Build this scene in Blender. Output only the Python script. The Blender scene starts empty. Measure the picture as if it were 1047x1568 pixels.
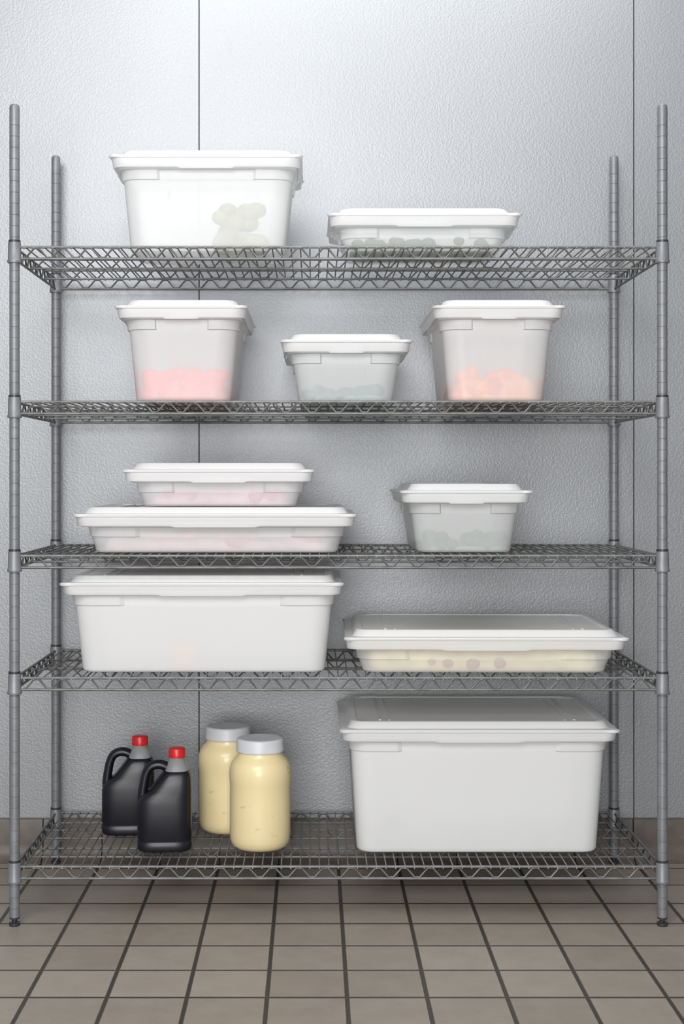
import bpy, bmesh, math, random
from mathutils import Vector, Matrix, noise
random.seed(7)
S=bpy.context.scene
S.view_settings.view_transform='Standard'
S.view_settings.look='None'
F=2222.0; Z0=3.3; CH=1.019; CX=479.0; HY=731.0
sc=Z0/F

# ------------------------------------------------------------ materials
def newmat(name):
    m=bpy.data.materials.new(name); m.use_nodes=True
    nt=m.node_tree
    for n in list(nt.nodes): nt.nodes.remove(n)
    out=nt.nodes.new('ShaderNodeOutputMaterial')
    return m,nt,out
def pbr(name,col,rough=.5,metal=0.,noise_amt=.06,nscale=12,bump=0.,bscale=60,coat=0.,sss=0.):
    m,nt,out=newmat(name)
    p=nt.nodes.new('ShaderNodeBsdfPrincipled')
    p.inputs['Roughness'].default_value=rough
    p.inputs['Metallic'].default_value=metal
    p.inputs['Coat Weight'].default_value=coat
    if sss>0:
        p.inputs['Subsurface Weight'].default_value=sss
        p.inputs['Subsurface Radius'].default_value=(.02,.015,.01)
        p.inputs['Subsurface Scale'].default_value=1.0
    tc=nt.nodes.new('ShaderNodeTexCoord')
    n=nt.nodes.new('ShaderNodeTexNoise'); n.inputs['Scale'].default_value=nscale; n.inputs['Detail'].default_value=5
    nt.links.new(tc.outputs['Object'],n.inputs['Vector'])
    r=nt.nodes.new('ShaderNodeValToRGB')
    a=[max(0,c*(1-noise_amt*2)) for c in col]; b=[min(1,c*(1+noise_amt*2)) for c in col]
    r.color_ramp.elements[0].position=.3; r.color_ramp.elements[1].position=.7
    r.color_ramp.elements[0].color=(*a,1); r.color_ramp.elements[1].color=(*b,1)
    nt.links.new(n.outputs['Fac'],r.inputs['Fac']); nt.links.new(r.outputs['Color'],p.inputs['Base Color'])
    if bump>0:
        n2=nt.nodes.new('ShaderNodeTexNoise'); n2.inputs['Scale'].default_value=bscale; n2.inputs['Detail'].default_value=3
        nt.links.new(tc.outputs['Object'],n2.inputs['Vector'])
        bp=nt.nodes.new('ShaderNodeBump'); bp.inputs['Strength'].default_value=bump; bp.inputs['Distance'].default_value=.003
        nt.links.new(n2.outputs['Fac'],bp.inputs['Height']); nt.links.new(bp.outputs['Normal'],p.inputs['Normal'])
    nt.links.new(p.outputs['BSDF'],out.inputs['Surface'])
    return m

def plastic(name,col,clear,rough=.5,trans=.30,thin=0.):
    m,nt,out=newmat(name)
    d=nt.nodes.new('ShaderNodeBsdfDiffuse'); d.inputs['Color'].default_value=(*col,1)
    t=nt.nodes.new('ShaderNodeBsdfTranslucent'); t.inputs['Color'].default_value=(*col,1)
    mx=nt.nodes.new('ShaderNodeMixShader'); mx.inputs[0].default_value=trans
    nt.links.new(d.outputs[0],mx.inputs[1]); nt.links.new(t.outputs[0],mx.inputs[2])
    r=nt.nodes.new('ShaderNodeBsdfRefraction'); r.inputs['Color'].default_value=(.98,.99,.99,1)
    r.inputs['Roughness'].default_value=rough; r.inputs['IOR'].default_value=1.2
    mx2=nt.nodes.new('ShaderNodeMixShader'); mx2.inputs[0].default_value=clear
    nt.links.new(mx.outputs[0],mx2.inputs[1]); nt.links.new(r.outputs[0],mx2.inputs[2])
    g=nt.nodes.new('ShaderNodeBsdfGlossy'); g.inputs['Roughness'].default_value=.40
    tc=nt.nodes.new('ShaderNodeTexCoord')
    n=nt.nodes.new('ShaderNodeTexNoise'); n.inputs['Scale'].default_value=500
    nt.links.new(tc.outputs['Object'],n.inputs['Vector'])
    bp=nt.nodes.new('ShaderNodeBump'); bp.inputs['Strength'].default_value=.12; bp.inputs['Distance'].default_value=.001
    nt.links.new(n.outputs['Fac'],bp.inputs['Height']); nt.links.new(bp.outputs['Normal'],g.inputs['Normal'])
    fr=nt.nodes.new('ShaderNodeFresnel'); fr.inputs['IOR'].default_value=1.36
    mx3=nt.nodes.new('ShaderNodeMixShader')
    nt.links.new(fr.outputs[0],mx3.inputs[0])
    nt.links.new(mx2.outputs[0],mx3.inputs[1]); nt.links.new(g.outputs[0],mx3.inputs[2])
    tp=nt.nodes.new('ShaderNodeBsdfTransparent'); tp.inputs['Color'].default_value=(.98,.985,.985,1)
    mx4=nt.nodes.new('ShaderNodeMixShader'); mx4.inputs[0].default_value=thin
    nt.links.new(mx3.outputs[0],mx4.inputs[1]); nt.links.new(tp.outputs[0],mx4.inputs[2])
    nt.links.new(mx4.outputs[0],out.inputs['Surface'])
    return m

def wallmat():
    m,nt,out=newmat('stucco_embossed_aluminium')
    p=nt.nodes.new('ShaderNodeBsdfPrincipled')
    p.inputs['Metallic'].default_value=.52; p.inputs['Roughness'].default_value=.47
    tc=nt.nodes.new('ShaderNodeTexCoord')
    n=nt.nodes.new('ShaderNodeTexNoise'); n.inputs['Scale'].default_value=1.4; n.inputs['Detail'].default_value=6
    nt.links.new(tc.outputs['Object'],n.inputs['Vector'])
    r=nt.nodes.new('ShaderNodeValToRGB')
    r.color_ramp.elements[0].position=.3; r.color_ramp.elements[1].position=.7
    r.color_ramp.elements[0].color=(.282,.292,.305,1); r.color_ramp.elements[1].color=(.312,.322,.335,1)
    nt.links.new(n.outputs['Fac'],r.inputs['Fac']); nt.links.new(r.outputs['Color'],p.inputs['Base Color'])
    n2=nt.nodes.new('ShaderNodeTexNoise'); n2.inputs['Scale'].default_value=170; n2.inputs['Detail'].default_value=2.5; n2.inputs['Roughness'].default_value=.45
    n2.inputs['Distortion'].default_value=.6
    nt.links.new(tc.outputs['Object'],n2.inputs['Vector'])
    cr=nt.nodes.new('ShaderNodeValToRGB'); cr.color_ramp.elements[0].position=.38; cr.color_ramp.elements[1].position=.62
    nt.links.new(n2.outputs['Fac'],cr.inputs['Fac'])
    bp=nt.nodes.new('ShaderNodeBump'); bp.inputs['Strength'].default_value=.165; bp.inputs['Distance'].default_value=.0016
    nt.links.new(cr.outputs['Color'],bp.inputs['Height']); nt.links.new(bp.outputs['Normal'],p.inputs['Normal'])
    nt.links.new(p.outputs['BSDF'],out.inputs['Surface'])
    return m

def floormat():
    m,nt,out=newmat('quarry_tile')
    P=.1568; G=.0056
    L=nt.links.new
    def math_(op,a,b=None,c=None):
        n=nt.nodes.new('ShaderNodeMath'); n.operation=op
        for i,v in enumerate((a,b,c)):
            if v is None: continue
            if isinstance(v,(int,float)): n.inputs[i].default_value=v
            else: L(v,n.inputs[i])
        return n.outputs[0]
    tc=nt.nodes.new('ShaderNodeTexCoord'); sp=nt.nodes.new('ShaderNodeSeparateXYZ'); L(tc.outputs['Object'],sp.inputs[0])
    u=math_('DIVIDE',math_('SUBTRACT',sp.outputs[0],.067),P); v=math_('DIVIDE',math_('SUBTRACT',sp.outputs[1],.014),P)
    def edge(t):
        f=math_('FRACT',t); return math_('MINIMUM',f,math_('SUBTRACT',1.0,f))
    e=math_('MINIMUM',edge(u),edge(v))
    wob=nt.nodes.new('ShaderNodeTexNoise'); wob.inputs['Scale'].default_value=60; L(tc.outputs['Object'],wob.inputs['Vector'])
    e=math_('ADD',e,math_('MULTIPLY',math_('SUBTRACT',wob.outputs['Fac'],.5),.008))
    mr=nt.nodes.new('ShaderNodeMapRange'); mr.inputs[1].default_value=G/P/2; mr.inputs[2].default_value=G/P/2+.014
    L(e,mr.inputs[0]); mask=mr.outputs[0]
    cmb=nt.nodes.new('ShaderNodeCombineXYZ'); L(math_('FLOOR',u),cmb.inputs[0]); L(math_('FLOOR',v),cmb.inputs[1])
    wn=nt.nodes.new('ShaderNodeTexWhiteNoise'); L(cmb.outputs[0],wn.inputs['Vector'])
    n=nt.nodes.new('ShaderNodeTexNoise'); n.inputs['Scale'].default_value=14; n.inputs['Detail'].default_value=8; n.inputs['Roughness'].default_value=.65
    L(tc.outputs['Object'],n.inputs['Vector'])
    f=math_('ADD',math_('MULTIPLY',wn.outputs['Value'],.35),math_('MULTIPLY',n.outputs['Fac'],.65))
    r=nt.nodes.new('ShaderNodeValToRGB'); r.color_ramp.elements[0].position=.25; r.color_ramp.elements[1].position=.8
    r.color_ramp.elements[0].color=(.210,.180,.148,1); r.color_ramp.elements[1].color=(.292,.256,.216,1); L(f,r.inputs['Fac'])
    mix=nt.nodes.new('ShaderNodeMix'); mix.data_type='RGBA'
    mix.inputs[6].default_value=(.034,.029,.025,1); L(mask,mix.inputs[0]); L(r.outputs['Color'],mix.inputs[7])
    p=nt.nodes.new('ShaderNodeBsdfPrincipled'); L(mix.outputs[2],p.inputs['Base Color']); p.inputs['Roughness'].default_value=.5
    fine=nt.nodes.new('ShaderNodeTexNoise'); fine.inputs['Scale'].default_value=250; L(tc.outputs['Object'],fine.inputs['Vector'])
    h=math_('ADD',mask,math_('MULTIPLY',fine.outputs['Fac'],.12))
    bp=nt.nodes.new('ShaderNodeBump'); bp.inputs['Strength'].default_value=.8; bp.inputs['Distance'].default_value=.003
    L(h,bp.inputs['Height']); L(bp.outputs['Normal'],p.inputs['Normal'])
    L(p.outputs['BSDF'],out.inputs['Surface'])
    return m

M_wall=wallmat(); M_floor=floormat()
M_gap=pbr('seam_dark',(.05,.055,.06),.8)
M_base=pbr('cove_base_tile',(.095,.076,.062),.45,noise_amt=.1,nscale=30)
M_post=pbr('grey_post_steel',(.195,.202,.215),.48,.35,.05,40)
M_wire=pbr('zinc_wire',(.155,.155,.153),.48,.35,.14,30)
M_dark=pbr('black_plastic',(.03,.03,.032),.4)
M_box=plastic('milky_polyethylene',(.965,.965,.97),.14,.30,.26,.11)
M_box2=plastic('thin_milky_polyethylene',(.97,.972,.975),.20,.34,.26,.30)
M_box3=plastic('clearer_polyethylene',(.962,.975,.972),.18,.30,.26,.38)
M_lid=plastic('lid_polyethylene',(.965,.967,.97),.12,.35,.27,.14)
# ------------------------------------------------------------ mesh helpers
def finish(bm,name,mat,parent=None,smooth=True,angle=35,loc=None):
    bmesh.ops.recalc_face_normals(bm,faces=bm.faces)
    me=bpy.data.meshes.new(name); bm.to_mesh(me); bm.free()
    mats=mat if isinstance(mat,(list,tuple)) else [mat]
    for mm in mats: me.materials.append(mm)
    ob=bpy.data.objects.new(name,me); S.collection.objects.link(ob)
    if smooth:
        for p in me.polygons: p.use_smooth=True
        try: me.set_sharp_from_angle(angle=math.radians(angle))
        except Exception: pass
    if parent: ob.parent=parent
    if loc: ob.location=loc
    return ob
def empty(name,loc,rz=0):
    e=bpy.data.objects.new(name,None); e.location=loc; e.rotation_euler=(0,0,rz); e.empty_display_size=.05
    S.collection.objects.link(e); return e
def tube(bm,pts,r,n=7,closed=False,cap=True,rx=None):
    pts=[Vector(p) for p in pts]; rings=[]
    N=len(pts); prev=None
    for i,p in enumerate(pts):
        if closed: t=(pts[(i+1)%N]-pts[i-1])
        else: t=pts[min(i+1,N-1)]-pts[max(i-1,0)]
        t.normalize()
        if prev is None:
            a=Vector((0,0,1)) if abs(t.z)<.9 else Vector((1,0,0))
            u=t.cross(a).normalized()
        else:
            u=(prev-t*prev.dot(t)).normalized()
        prev=u; w=t.cross(u)
        rr=r[i] if isinstance(r,(list,tuple)) else r
        rings.append([bm.verts.new(p+(u*math.cos(2*math.pi*k/n)+w*math.sin(2*math.pi*k/n))*rr) for k in range(n)])
    for i in range(N if closed else N-1):
        A=rings[i];B=rings[(i+1)%N]
        for k in range(n): bm.faces.new((A[k],A[(k+1)%n],B[(k+1)%n],B[k]))
    if cap and not closed:
        bm.faces.new(rings[0][::-1]); bm.faces.new(rings[-1])
def loft(bm,rings,cap0=True,cap1=True,mi=None):
    R=[[bm.verts.new(v) for v in r] for r in rings]; n=len(R[0])
    for i in range(len(R)-1):
        for k in range(n):
            f=bm.faces.new((R[i][k],R[i][(k+1)%n],R[i+1][(k+1)%n],R[i+1][k]))
            if mi: f.material_index=mi[i]
    if cap0:
        f=bm.faces.new(R[0][::-1]); 
        if mi: f.material_index=mi[0]
    if cap1:
        f=bm.faces.new(R[-1])
        if mi: f.material_index=mi[-1]
def lathe(bm,prof,n=32,c=(0,0),mi=None):
    loft(bm,[[(c[0]+r*math.cos(2*math.pi*k/n),c[1]+r*math.sin(2*math.pi*k/n),z) for k in range(n)] for r,z in prof],mi=mi)
def boxm(bm,x0,x1,y0,y1,z0,z1,bev=0.):
    r=bmesh.ops.create_cube(bm,size=1,matrix=Matrix.Translation(((x0+x1)/2,(y0+y1)/2,(z0+z1)/2))@Matrix.Diagonal((x1-x0,y1-y0,z1-z0,1)))
    if bev>0:
        ed=list({e for v in r['verts'] for e in v.link_edges})
        bmesh.ops.bevel(bm,geom=ed,offset=bev,segments=2,affect='EDGES')

# ------------------------------------------------------------ room
bm=bmesh.new(); boxm(bm,-3.4,3.6,-5.2,.70,-.08,0)
finish(bm,'floor',M_floor,smooth=False)
WY=.577
seams=[-3.4,-1.465,-.304,.857,2.018,3.6]
bm=bmesh.new()
for i in range(5):
    a=seams[i]+(.0014 if i else 0); b=seams[i+1]-(.0014 if i<4 else 0)
    boxm(bm,a,b,WY,WY+.05,0,3.3,.0012)
nf=len(bm.faces)
boxm(bm,-3.4,3.6,WY+.045,WY+.10,0,3.3)
bm.faces.ensure_lookup_table()
for f in bm.faces[nf:]: f.material_index=1
finish(bm,'wall_back',[M_wall,M_gap],smooth=False)
# coved tile base
bm=bmesh.new()
x=.067-.1568*22
while x<3.5:
    prof=[(WY,0.0),(WY-.052,0.0),(WY-.044,.004),(WY-.030,.013),(WY-.022,.028),(WY-.019,.045),(WY-.019,.104),(WY-.016,.109),(WY,.110)]
    a=x+.0015;b=x+.1568-.0015
    va=[bm.verts.new((a,p[0],p[1])) for p in prof]; vb=[bm.verts.new((b,p[0],p[1])) for p in prof]
    for k in range(len(prof)): 
        j=(k+1)%len(prof); bm.faces.new((va[k],va[j],vb[j],vb[k]))
    bm.faces.new(va);bm.faces.new(vb[::-1])
    x+=.1568
finish(bm,'baseboard_back',M_base,angle=50)

# ------------------------------------------------------------ shelving unit
XL,XR=-.678,.794; D=.53
unit=empty('wire_shelving_unit',(0,0,0))
posts=[(XL,0),(XR,0),(XL,D),(XR,D)]
PR=.0116
for i,(px,py) in enumerate(posts):
    bm=bmesh.new()
    prof=[(.008,.018),(PR,.020)]
    z=.04
    while z<1.84:
        prof+=[(PR,z-.0040),(PR,z-.0009),(PR-.0009,z-.0005),(PR-.0009,z+.0005),(PR,z+.0009),(PR,z+.0040)]; z+=.0254
    prof+=[(PR,1.858),(PR-.001,1.864),(PR-.004,1.867)]
    lathe(bm,prof,20,(px,py))
    finish(bm,f'post_{i+1}',M_post,unit,angle=25)
    bm=bmesh.new()
    lathe(bm,[(.010,0),(.0125,.002),(.0125,.007),(.006,.009),(.006,.016),(.0115,.0165),(.0115,.021)],20,(px,py))
    finish(bm,f'levelling_foot_{i+1}',M_dark,unit)
SZ=[.137,.566,.8438,1.194,1.546]
RH=.030
def zig(a,b,z0,z1,period):
    a=Vector(a);b=Vector(b);L=(b-a).length; n=max(2,int(round(L/period)))
    pts=[]
    for i in range(n):
        for (f,z) in ((0,z0),(.10,z0),(.40,z1),(.60,z1),(.90,z0)):
            p=a+(b-a)*((i+f)/n); pts.append((p.x,p.y,z))
    pts.append((b.x,b.y,z0)); return pts
for si,z in enumerate(SZ):
    bm=bmesh.new(); g=.014; rr=.0030
    zt=z-.0035; zb=z-RH
    for zz in (zt,zb):
        for yy in (0,D): tube(bm,[(XL+g,yy,zz),(XR-g,yy,zz)],rr,8)
        for xx in (XL,XR): tube(bm,[(xx,g,zz),(xx,D-g,zz)],rr,8)
    for yy in (0,D): tube(bm,zig((XL+.02,yy,0),(XR-.02,yy,0),zb+.003,zt-.003,.0595),.0024,6)
    for xx in (XL,XR): tube(bm,zig((xx,.02,0),(xx,D-.02,0),zb+.003,zt-.003,.0595),.0024,6)
    for yy in (D*.33,D*.67):
        tube(bm,[(XL,yy,zb+.003),(XR,yy,zb+.003)],.0026,7)
        tube(bm,[(XL,yy,zt-.003),(XR,yy,zt-.003)],.0022,6)
        tube(bm,zig((XL+.01,yy,0),(XR-.01,yy,0),zb+.005,zt-.003,.0595),.0021,6)
    n=68
    for k in range(1,n):
        xx=XL+(XR-XL)*k/n
        tube(bm,[(xx,-.003,zt-.004),(xx,-.0015,zt+.001),(xx,.004,z-.0016),(xx,D-.004,z-.0016),(xx,D+.0015,zt+.001),(xx,D+.003,zt-.004)],.0017,6)
    finish(bm,f'wire_shelf_{si+1}',M_wire,unit,angle=60)
    bm=bmesh.new()
    for (px,py) in posts:
        lathe(bm,[(PR-.001,z-.040),(.0160,z-.0398),(.0166,z-.037),(.0166,z-.034),(.0153,z-.032),(.0146,z+.004),(.0140,z+.007),(PR-.001,z+.0072)],20,(px,py))
    finish(bm,f'shelf_collars_{si+1}',M_post,unit)
    bm=bmesh.new()
    for (px,py) in posts:
        lathe(bm,[(PR-.001,z+.0072),(.0136,z+.0072),(.0136,z+.012),(PR-.001,z+.0122)],20,(px,py))
    finish(bm,f'collar_sleeves_{si+1}',M_dark,unit)

# ------------------------------------------------------------ food boxes
UU=[-.93,-.74,-.70,-.52,-.36,-.32,-.16,0,.16,.32,.36,.52,.70,.74,.93]
def ring(a,b,r,z,cx=0,cy=0,ear=0.,tab=0.,corner=0.):
    """rounded rectangle, constant topology"""
    out=[]
    sides=[((1,0),(0,1)),((0,1),(-1,0)),((-1,0),(0,-1)),((0,-1),(1,0))] # normal,tangent
    for (nx,ny),(tx,ty) in sides:
        hn=a if nx else b; ht=(b if nx else a)-r
        for u in UU:
            o=ear if abs(u)>.72 else 0
            dz=-tab if abs(u)<.34 else 0
            out.append((cx+nx*(hn+o)+tx*ht*u, cy+ny*(hn+o)+ty*ht*u, z+dz))
        ccx=(nx*(hn-r)+tx*ht); ccy=(ny*(hn-r)+ty*ht)
        for k in range(0,7):
            t=math.pi/2*k/6
            dx=nx*math.cos(t)+tx*math.sin(t); dy=ny*math.cos(t)+ty*math.sin(t)
            rr=r+ear+corner*math.sin(2*t)
            out.append((cx+ccx+dx*rr,cy+ccy+dy*rr,z))
    return out
def lumps(bm,n,a,b,z0,z1,s0,s1,seed,flat=.8,long=1.,gap=0):
    rnd=random.Random(seed)
    for i in range(n):
        s=rnd.uniform(s0,s1)
        q=rnd.random()**1.5
        zz=z0+s*flat+q*max(0,z1-z0-2*s*flat)
        x=rnd.uniform(-a+s,a-s); y=rnd.uniform(-b+s,b-s)
        if rnd.random()<.75: y=-b+gap*rnd.uniform(.4,1.6)+s*rnd.uniform(1.0,1.15)+q*.02
        m=Matrix.Translation((x,y,zz))@Matrix.Rotation(rnd.uniform(0,6.28),4,'Z')@Matrix.Diagonal((s*long if s*long<.05 else s,s,s*flat,1))
        r=bmesh.ops.create_icosphere(bm,subdivisions=3,radius=1,matrix=m)
        for v in r['verts']:
            d=noise.noise(v.co*40+Vector((seed,i,0)))*.12*s
            v.co+=(v.co-Vector((x,y,zz))).normalized()*d
def food_box(cx,yf,zb,W,DD,H,food=None,rz=0,mat=None,gap=0.,inset=.007):
    """lid outer W x DD, total height H; yf = world y of lid front"""
    e=empty('food_storage_box',(cx,yf+DD/2,zb+.0005),rz)
    a=W/2;b=DD/2; hl=.043
    zr=H-hl # lip bottom
    def R(i,z,r,**k): return ring(a-i,b-i,r,z,**k)
    bm=bmesh.new()
    rings=[R(.052,0,.028),R(.045,.0015,.034),R(.0415,.005,.038),R(.040,.010,.040)]
    zear=max(.020,zr-.026)
    top_in=.040-.014*min(1,H/.2)
    def wi(z): return .040+(top_in-.040)*(z-.010)/(zear-.010)
    for z in (.013,zear-.003): rings.append(R(wi(z),z,.041))
    rings+=[R(top_in,zear,.042),R(top_in,zear+.001,.042,ear=.0045),R(top_in-.001,zr-.004,.042,ear=.006),
            R(.014,zr-.002,.040),R(.012,zr+.004,.040),R(.012,zr+.010,.040)]
    loft(bm,rings,True,False)
    finish(bm,'tub',mat or M_box,e,angle=22)
    # lid
    bm=bmesh.new()
    z=zr
    rings=[R(.0090,z+.001,.030,tab=.003),R(.0065,z,.030,tab=.003),R(.0050,z+.002,.030,tab=.0025),R(.0030,z+.016,.028,tab=0),
           R(.0025,z+.020,.024),R(.0005,z+.0215,.018,corner=.005),R(0,z+.0255,.017,corner=.006),R(.002,z+.0275,.018,corner=.005),
           R(.017,z+.0285,.030),R(.0195,z+.031,.030),R(.026,z+.0415,.032),R(.029,z+.043,.032),
           R(.040,z+.043,.03),R(.043,z+.0405,.03),R(.06,z+.040,.03)]
    loft(bm,rings,False,True)
    for sx in (-1,1):
        xr=sx*(a-.095)
        if W>DD:
            boxm(bm,xr-.003,xr+.003,-b+.062,b-.062,z+.0395,z+.0428,.001)
            boxm(bm,xr-.022*sx-.002,xr-.022*sx+.002,-b+.062,b-.062,z+.0395,z+.0422,.0008)
    finish(bm,'snap_lid',M_lid,e,angle=32)
    if food:
        col,n,fh,s0,s1,fill=food[:6]; region=food[6] if len(food)>6 else None
        col2=food[7] if len(food)>7 else None
        bm=bmesh.new(); seed=int(abs(cx)*1000+H*999)
        if region:
            ox,hw=region
        else: ox,hw=0,a-.046
        if fill>0:  # packed mass of food heaped towards the middle, wavy top
            i0=inset
            rg=[ring(hw-i0-.006,b-.052-i0,.03,.004),ring(hw-i0,b-.046-i0,.036,.010)]
            amp=min(.016,fill*.3)
            for q,ins in ((.45,.002),(.7,.008),(.88,.018),(1.,.034)):
                zz=.010+(fill-.010)*q
                t=ring(hw-i0-ins,b-.046-i0-ins,.036,zz)
                rg.append([(x,y,z+q*amp*noise.noise(Vector((x*24,y*24,seed)))) for x,y,z in t])
            loft(bm,rg)
        nb=len(bm.faces)
        if n: lumps(bm,n,hw,b-.046,.003,fh,s0,s1,seed,gap=gap)
        mats=[pbr('food_mat',col,.6,0,.14,25)]
        if col2:
            mats.append(pbr('food_mat_accent',col2,.6,0,.15,30)); bm.faces.ensure_lookup_table()
            for f in bm.faces[nb:]: f.material_index=1
        finish(bm,'food',mats,e,loc=(ox,0,0))
    return e
L26,L18,L12=.648,.445,.303; DP=.455
z5,z4,z3,z2,z1=SZ
food_box(.387,.062,z5,L26,DP,.311,((.30,.32,.28),10,.05,.015,.022,0))
food_box(-.255,.020,z4,L26,DP,.226,((1.0,.34,.03),9,.065,.018,.026,0,(-.055,.04)))
food_box(.400,.015,z4,L26,DP,.101,((.88,.66,.29),9,.042,.013,.020,.052,None,(.42,.17,.03)),math.radians(-.8),mat=M_box2,inset=.012)
food_box(-.2247,.020,z3,L26,DP,.106,((.70,.50,.52),14,.045,.016,.024,.038,None,(.62,.30,.36)),mat=M_box2,gap=.004,inset=.014)
food_box(-.2196,.060,z3+.1065,L18,L12,.102,((.68,.40,.47),12,.045,.014,.022,.036,None,(.52,.16,.25)),mat=M_box2,gap=.002,inset=.012)
food_box(.353,.030,z3,L12,DP,.160,((.20,.32,.24),22,.050,.014,.020,.016,None,(.015,.07,.04)),mat=M_box3)
food_box(-.302,.020,z2,L12,DP,.234,((.78,.16,.14),40,.085,.016,.024,.056,None,(.78,.07,.06)),mat=M_box2,gap=.003)
food_box(.077,.045,z2,L12,DP,.158,((.16,.32,.32),22,.050,.014,.020,.022,None,(.03,.12,.14)),mat=M_box3)
food_box(.427,.020,z2,L12,DP,.234,((.88,.32,.11),40,.090,.015,.022,.060,None,(.88,.19,.05)),mat=M_box2,gap=.003)
food_box(-.247,.045,z1,L18,L12,.233,((.24,.28,.10),26,.130,.018,.028,0,(.075,.075)),mat=M_box2,gap=.022)
food_box(.258,.045,z1,L18,L12,.098,((.18,.30,.19),24,.042,.013,.018,.014,None,(.015,.07,.03)),mat=M_box3)

# ------------------------------------------------------------ jugs
M_jug=pbr('dark_syrup_plastic',(.005,.005,.010),.38,0,.1,20,coat=.0)
M_neck=plastic('frosted_neck',(.42,.43,.44),.35,.3)
M_red=pbr('red_cap_plastic',(.50,.010,.010),.35,sss=0)
def se(a,b,z,cx=0,cy=0,p=4,n=40):
    o=[]
    for k in range(n):
        t=2*math.pi*k/n; c,s_=math.cos(t),math.sin(t)
        o.append((cx+a*math.copysign(abs(c)**(2/p),c),cy+b*math.copysign(abs(s_)**(2/p),s_),z))
    return o
def lr(x0,x1,b,z,p=4): return se((x1-x0)/2,b,z,(x0+x1)/2,0,p)
def jug(cx,cy,zb,rz):
    e=empty('syrup_jug',(cx,cy,zb+.0005),rz)
    bm=bmesh.new()
    A=.064;B=.050
    rings=[se(A-.008,B-.008,0),se(A-.002,B-.002,.003),se(A,B,.009),se(A,B,.020),se(A-.0015,B-.0015,.023),se(A-.0015,B-.0015,.028),se(A,B,.031),se(A,B,.092),
           lr(-.064,.064,B,.110),lr(-.061,.064,B-.001,.122),lr(-.050,.064,B-.002,.132),lr(-.034,.064,B-.003,.142),lr(-.025,.0635,B-.004,.154),
           lr(-.014,.063,B-.006,.168,3.6),lr(-.005,.061,B-.010,.180,3.4),lr(.000,.0575,.034,.187,3.0)]
    loft(bm,rings)
    pts=[(-.050,0,.100),(-.0530,0,.118),(-.0520,0,.136),(-.049,0,.155),(-.0445,0,.176),(-.036,0,.192),(-.022,0,.199),(-.008,0,.199),(.006,0,.193),(.014,0,.186)]
    P=[]
    for i in range(len(pts)-1):
        p0=Vector(pts[max(i-1,0)]);p1=Vector(pts[i]);p2=Vector(pts[i+1]);p3=Vector(pts[min(i+2,len(pts)-1)])
        for k in range(4):
            t=k/4; P.append(.5*((2*p1)+(-p0+p2)*t+(2*p0-5*p1+4*p2-p3)*t*t+(-p0+3*p1-3*p2+p3)*t**3))
    P.append(Vector(pts[-1]))
    i0=len(bm.verts)
    tube(bm,P,[.0105+.0010*abs(2*i/(len(P)-1)-1) for i in range(len(P))],14)
    bm.verts.ensure_lookup_table()
    for v in bm.verts[i0:]: v.co.y*=1.5
    finish(bm,'bottle',M_jug,e,angle=50)
    bm=bmesh.new()
    loft(bm,[lr(.0005,.057,.0335,.1872,3),lr(.003,.0555,.031,.196,2.6),lr(.008,.050,.024,.206,2.2),se(.0185,.0185,.212,.029,p=2),se(.0185,.0185,.219,.029,p=2)])
    finish(bm,'neck',M_neck,e)
    bm=bmesh.new()
    R=[]
    for r,z in ((.0195,.2165),(.0205,.217),(.0205,.2185),(.0192,.219),(.0192,.2365),(.0177,.2385),(.010,.2387)):
        R.append([(.029+(r+(.0005 if k%2 and .2185<z<.2380 else 0))*math.cos(2*math.pi*k/48),(r+(.0005 if k%2 and .2185<z<.238 else 0))*math.sin(2*math.pi*k/48),z) for k in range(48)])
    loft(bm,R); finish(bm,'screw_cap',M_red,e,angle=50)
jug(-.352,.150,z5,math.radians(4)); jug(-.459,.310,z5,math.radians(4))

# ------------------------------------------------------------ mayo jars
def mayomat():
    m,nt,out=newmat('mayonnaise_in_jar'); L=nt.links.new
    p=nt.nodes.new('ShaderNodeBsdfPrincipled'); p.inputs['Roughness'].default_value=.5
    p.inputs['Coat Weight'].default_value=.4; p.inputs['Coat Roughness'].default_value=.16
    p.inputs['Subsurface Weight'].default_value=.15; p.inputs['Subsurface Radius'].default_value=(.02,.014,.006); p.inputs['Subsurface Scale'].default_value=.5
    tc=nt.nodes.new('ShaderNodeTexCoord')
    n=nt.nodes.new('ShaderNodeTexNoise'); n.inputs['Scale'].default_value=26; n.inputs['Detail'].default_value=3
    mp=nt.nodes.new('ShaderNodeMapping'); mp.inputs['Scale'].default_value=(1,1,1.6); L(tc.outputs['Object'],mp.inputs['Vector']); L(mp.outputs[0],n.inputs['Vector'])
    r=nt.nodes.new('ShaderNodeValToRGB')
    r.color_ramp.elements[0].position=.27; r.color_ramp.elements[0].color=(.50,.385,.19,1)
    r.color_ramp.elements[1].position=.34; r.color_ramp.elements[1].color=(.72,.60,.34,1)
    L(n.outputs['Fac'],r.inputs['Fac']); L(r.outputs['Color'],p.inputs['Base Color'])
    bp=nt.nodes.new('ShaderNodeBump'); bp.inputs['Strength'].default_value=.2; bp.inputs['Distance'].default_value=.002
    L(r.outputs['Color'],bp.inputs['Height']); L(bp.outputs['Normal'],p.inputs['Normal'])
    L(p.outputs['BSDF'],out.inputs['Surface']); return m
M_mayo=mayomat(); M_wcap=pbr('white_cap_plastic',(.55,.56,.585),.4)
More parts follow.
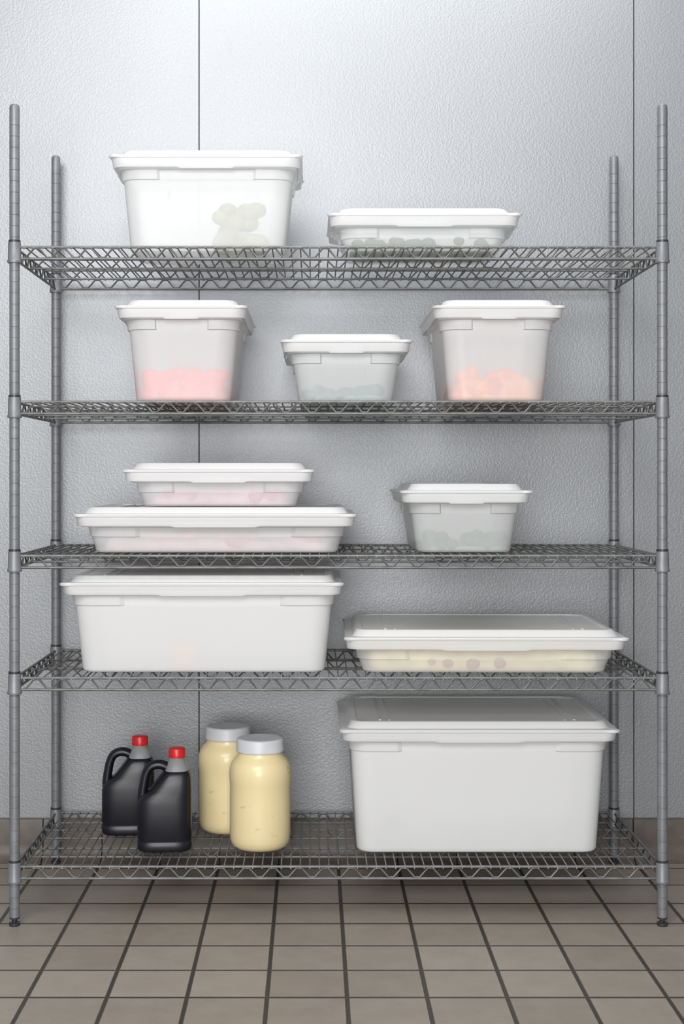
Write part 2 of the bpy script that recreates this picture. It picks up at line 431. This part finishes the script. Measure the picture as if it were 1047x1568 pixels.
def jar(cx,cy,zb):
    e=empty('mayonnaise_jar',(cx,cy,zb+.0005))
    bm=bmesh.new()
    prof=[(.045,.003),(.055,0),(.062,.003),(.069,.011),(.0715,.022),(.0725,.035),(.0725,.105),(.0722,.150),(.0725,.152),(.0735,.165),(.0738,.178),(.0725,.190),(.0690,.201),(.0625,.211),(.0555,.218),(.0535,.222),(.0535,.232)]
    lathe(bm,prof,64); finish(bm,'jar',M_mayo,e,angle=60)
    bm=bmesh.new()
    R=[]
    for r,z in ((.053,.2285),(.0565,.229),(.0570,.231),(.0570,.2325),(.0560,.2335),(.0560,.255),(.0545,.2585),(.050,.2602),(.047,.2595)):
        R.append([((r+(.0006 if k%2 and .2332<z<.256 else 0))*math.cos(2*math.pi*k/96),(r+(.0006 if k%2 and .2332<z<.256 else 0))*math.sin(2*math.pi*k/96),z) for k in range(96)])
    loft(bm,R); finish(bm,'screw_lid',M_wcap,e,angle=50)
jar(-.1262,.168,z5); jar(-.213,.335,z5)

# ------------------------------------------------------------ lights
def area(name,loc,target,sx,sy,power,col=(1,1,1)):
    l=bpy.data.lights.new(name,'AREA'); l.shape='RECTANGLE'; l.size=sx; l.size_y=sy; l.energy=power; l.color=col
    o=bpy.data.objects.new(name,l); S.collection.objects.link(o); o.location=loc
    o.rotation_euler=(Vector(target)-Vector(loc)).to_track_quat('-Z','Y').to_euler(); return o
area('softbox_lamp',(-.75,-3.4,2.8),(0,.3,.95),2.2,1.5,112,(1,.995,.99))
area('fill_softbox_lamp',(-.3,-4.4,1.1),(.15,.3,.55),1.5,1.5,104,(1,1,.995))
area('ceiling_lamp',(.2,-.3,3.15),(.1,.15,0.2),1.8,.6,33,(.97,.985,1))
w=bpy.data.worlds.new('World'); S.world=w; w.use_nodes=True
bg=w.node_tree.nodes['Background']; bg.inputs[0].default_value=(.93,.96,1,1); bg.inputs[1].default_value=.28

# ------------------------------------------------------------ camera
cam=bpy.data.cameras.new('camera'); co=bpy.data.objects.new('camera',cam); S.collection.objects.link(co)
co.location=(0,-Z0,CH); co.rotation_euler=(math.pi/2,0,0)
cam.sensor_fit='VERTICAL'; cam.sensor_height=36; cam.sensor_width=24.03; cam.lens=36*F/1568
cam.shift_x=(523.5-CX)/1568; cam.shift_y=-(784-HY)/1568
cam.clip_start=.05; cam.clip_end=50
S.camera=co
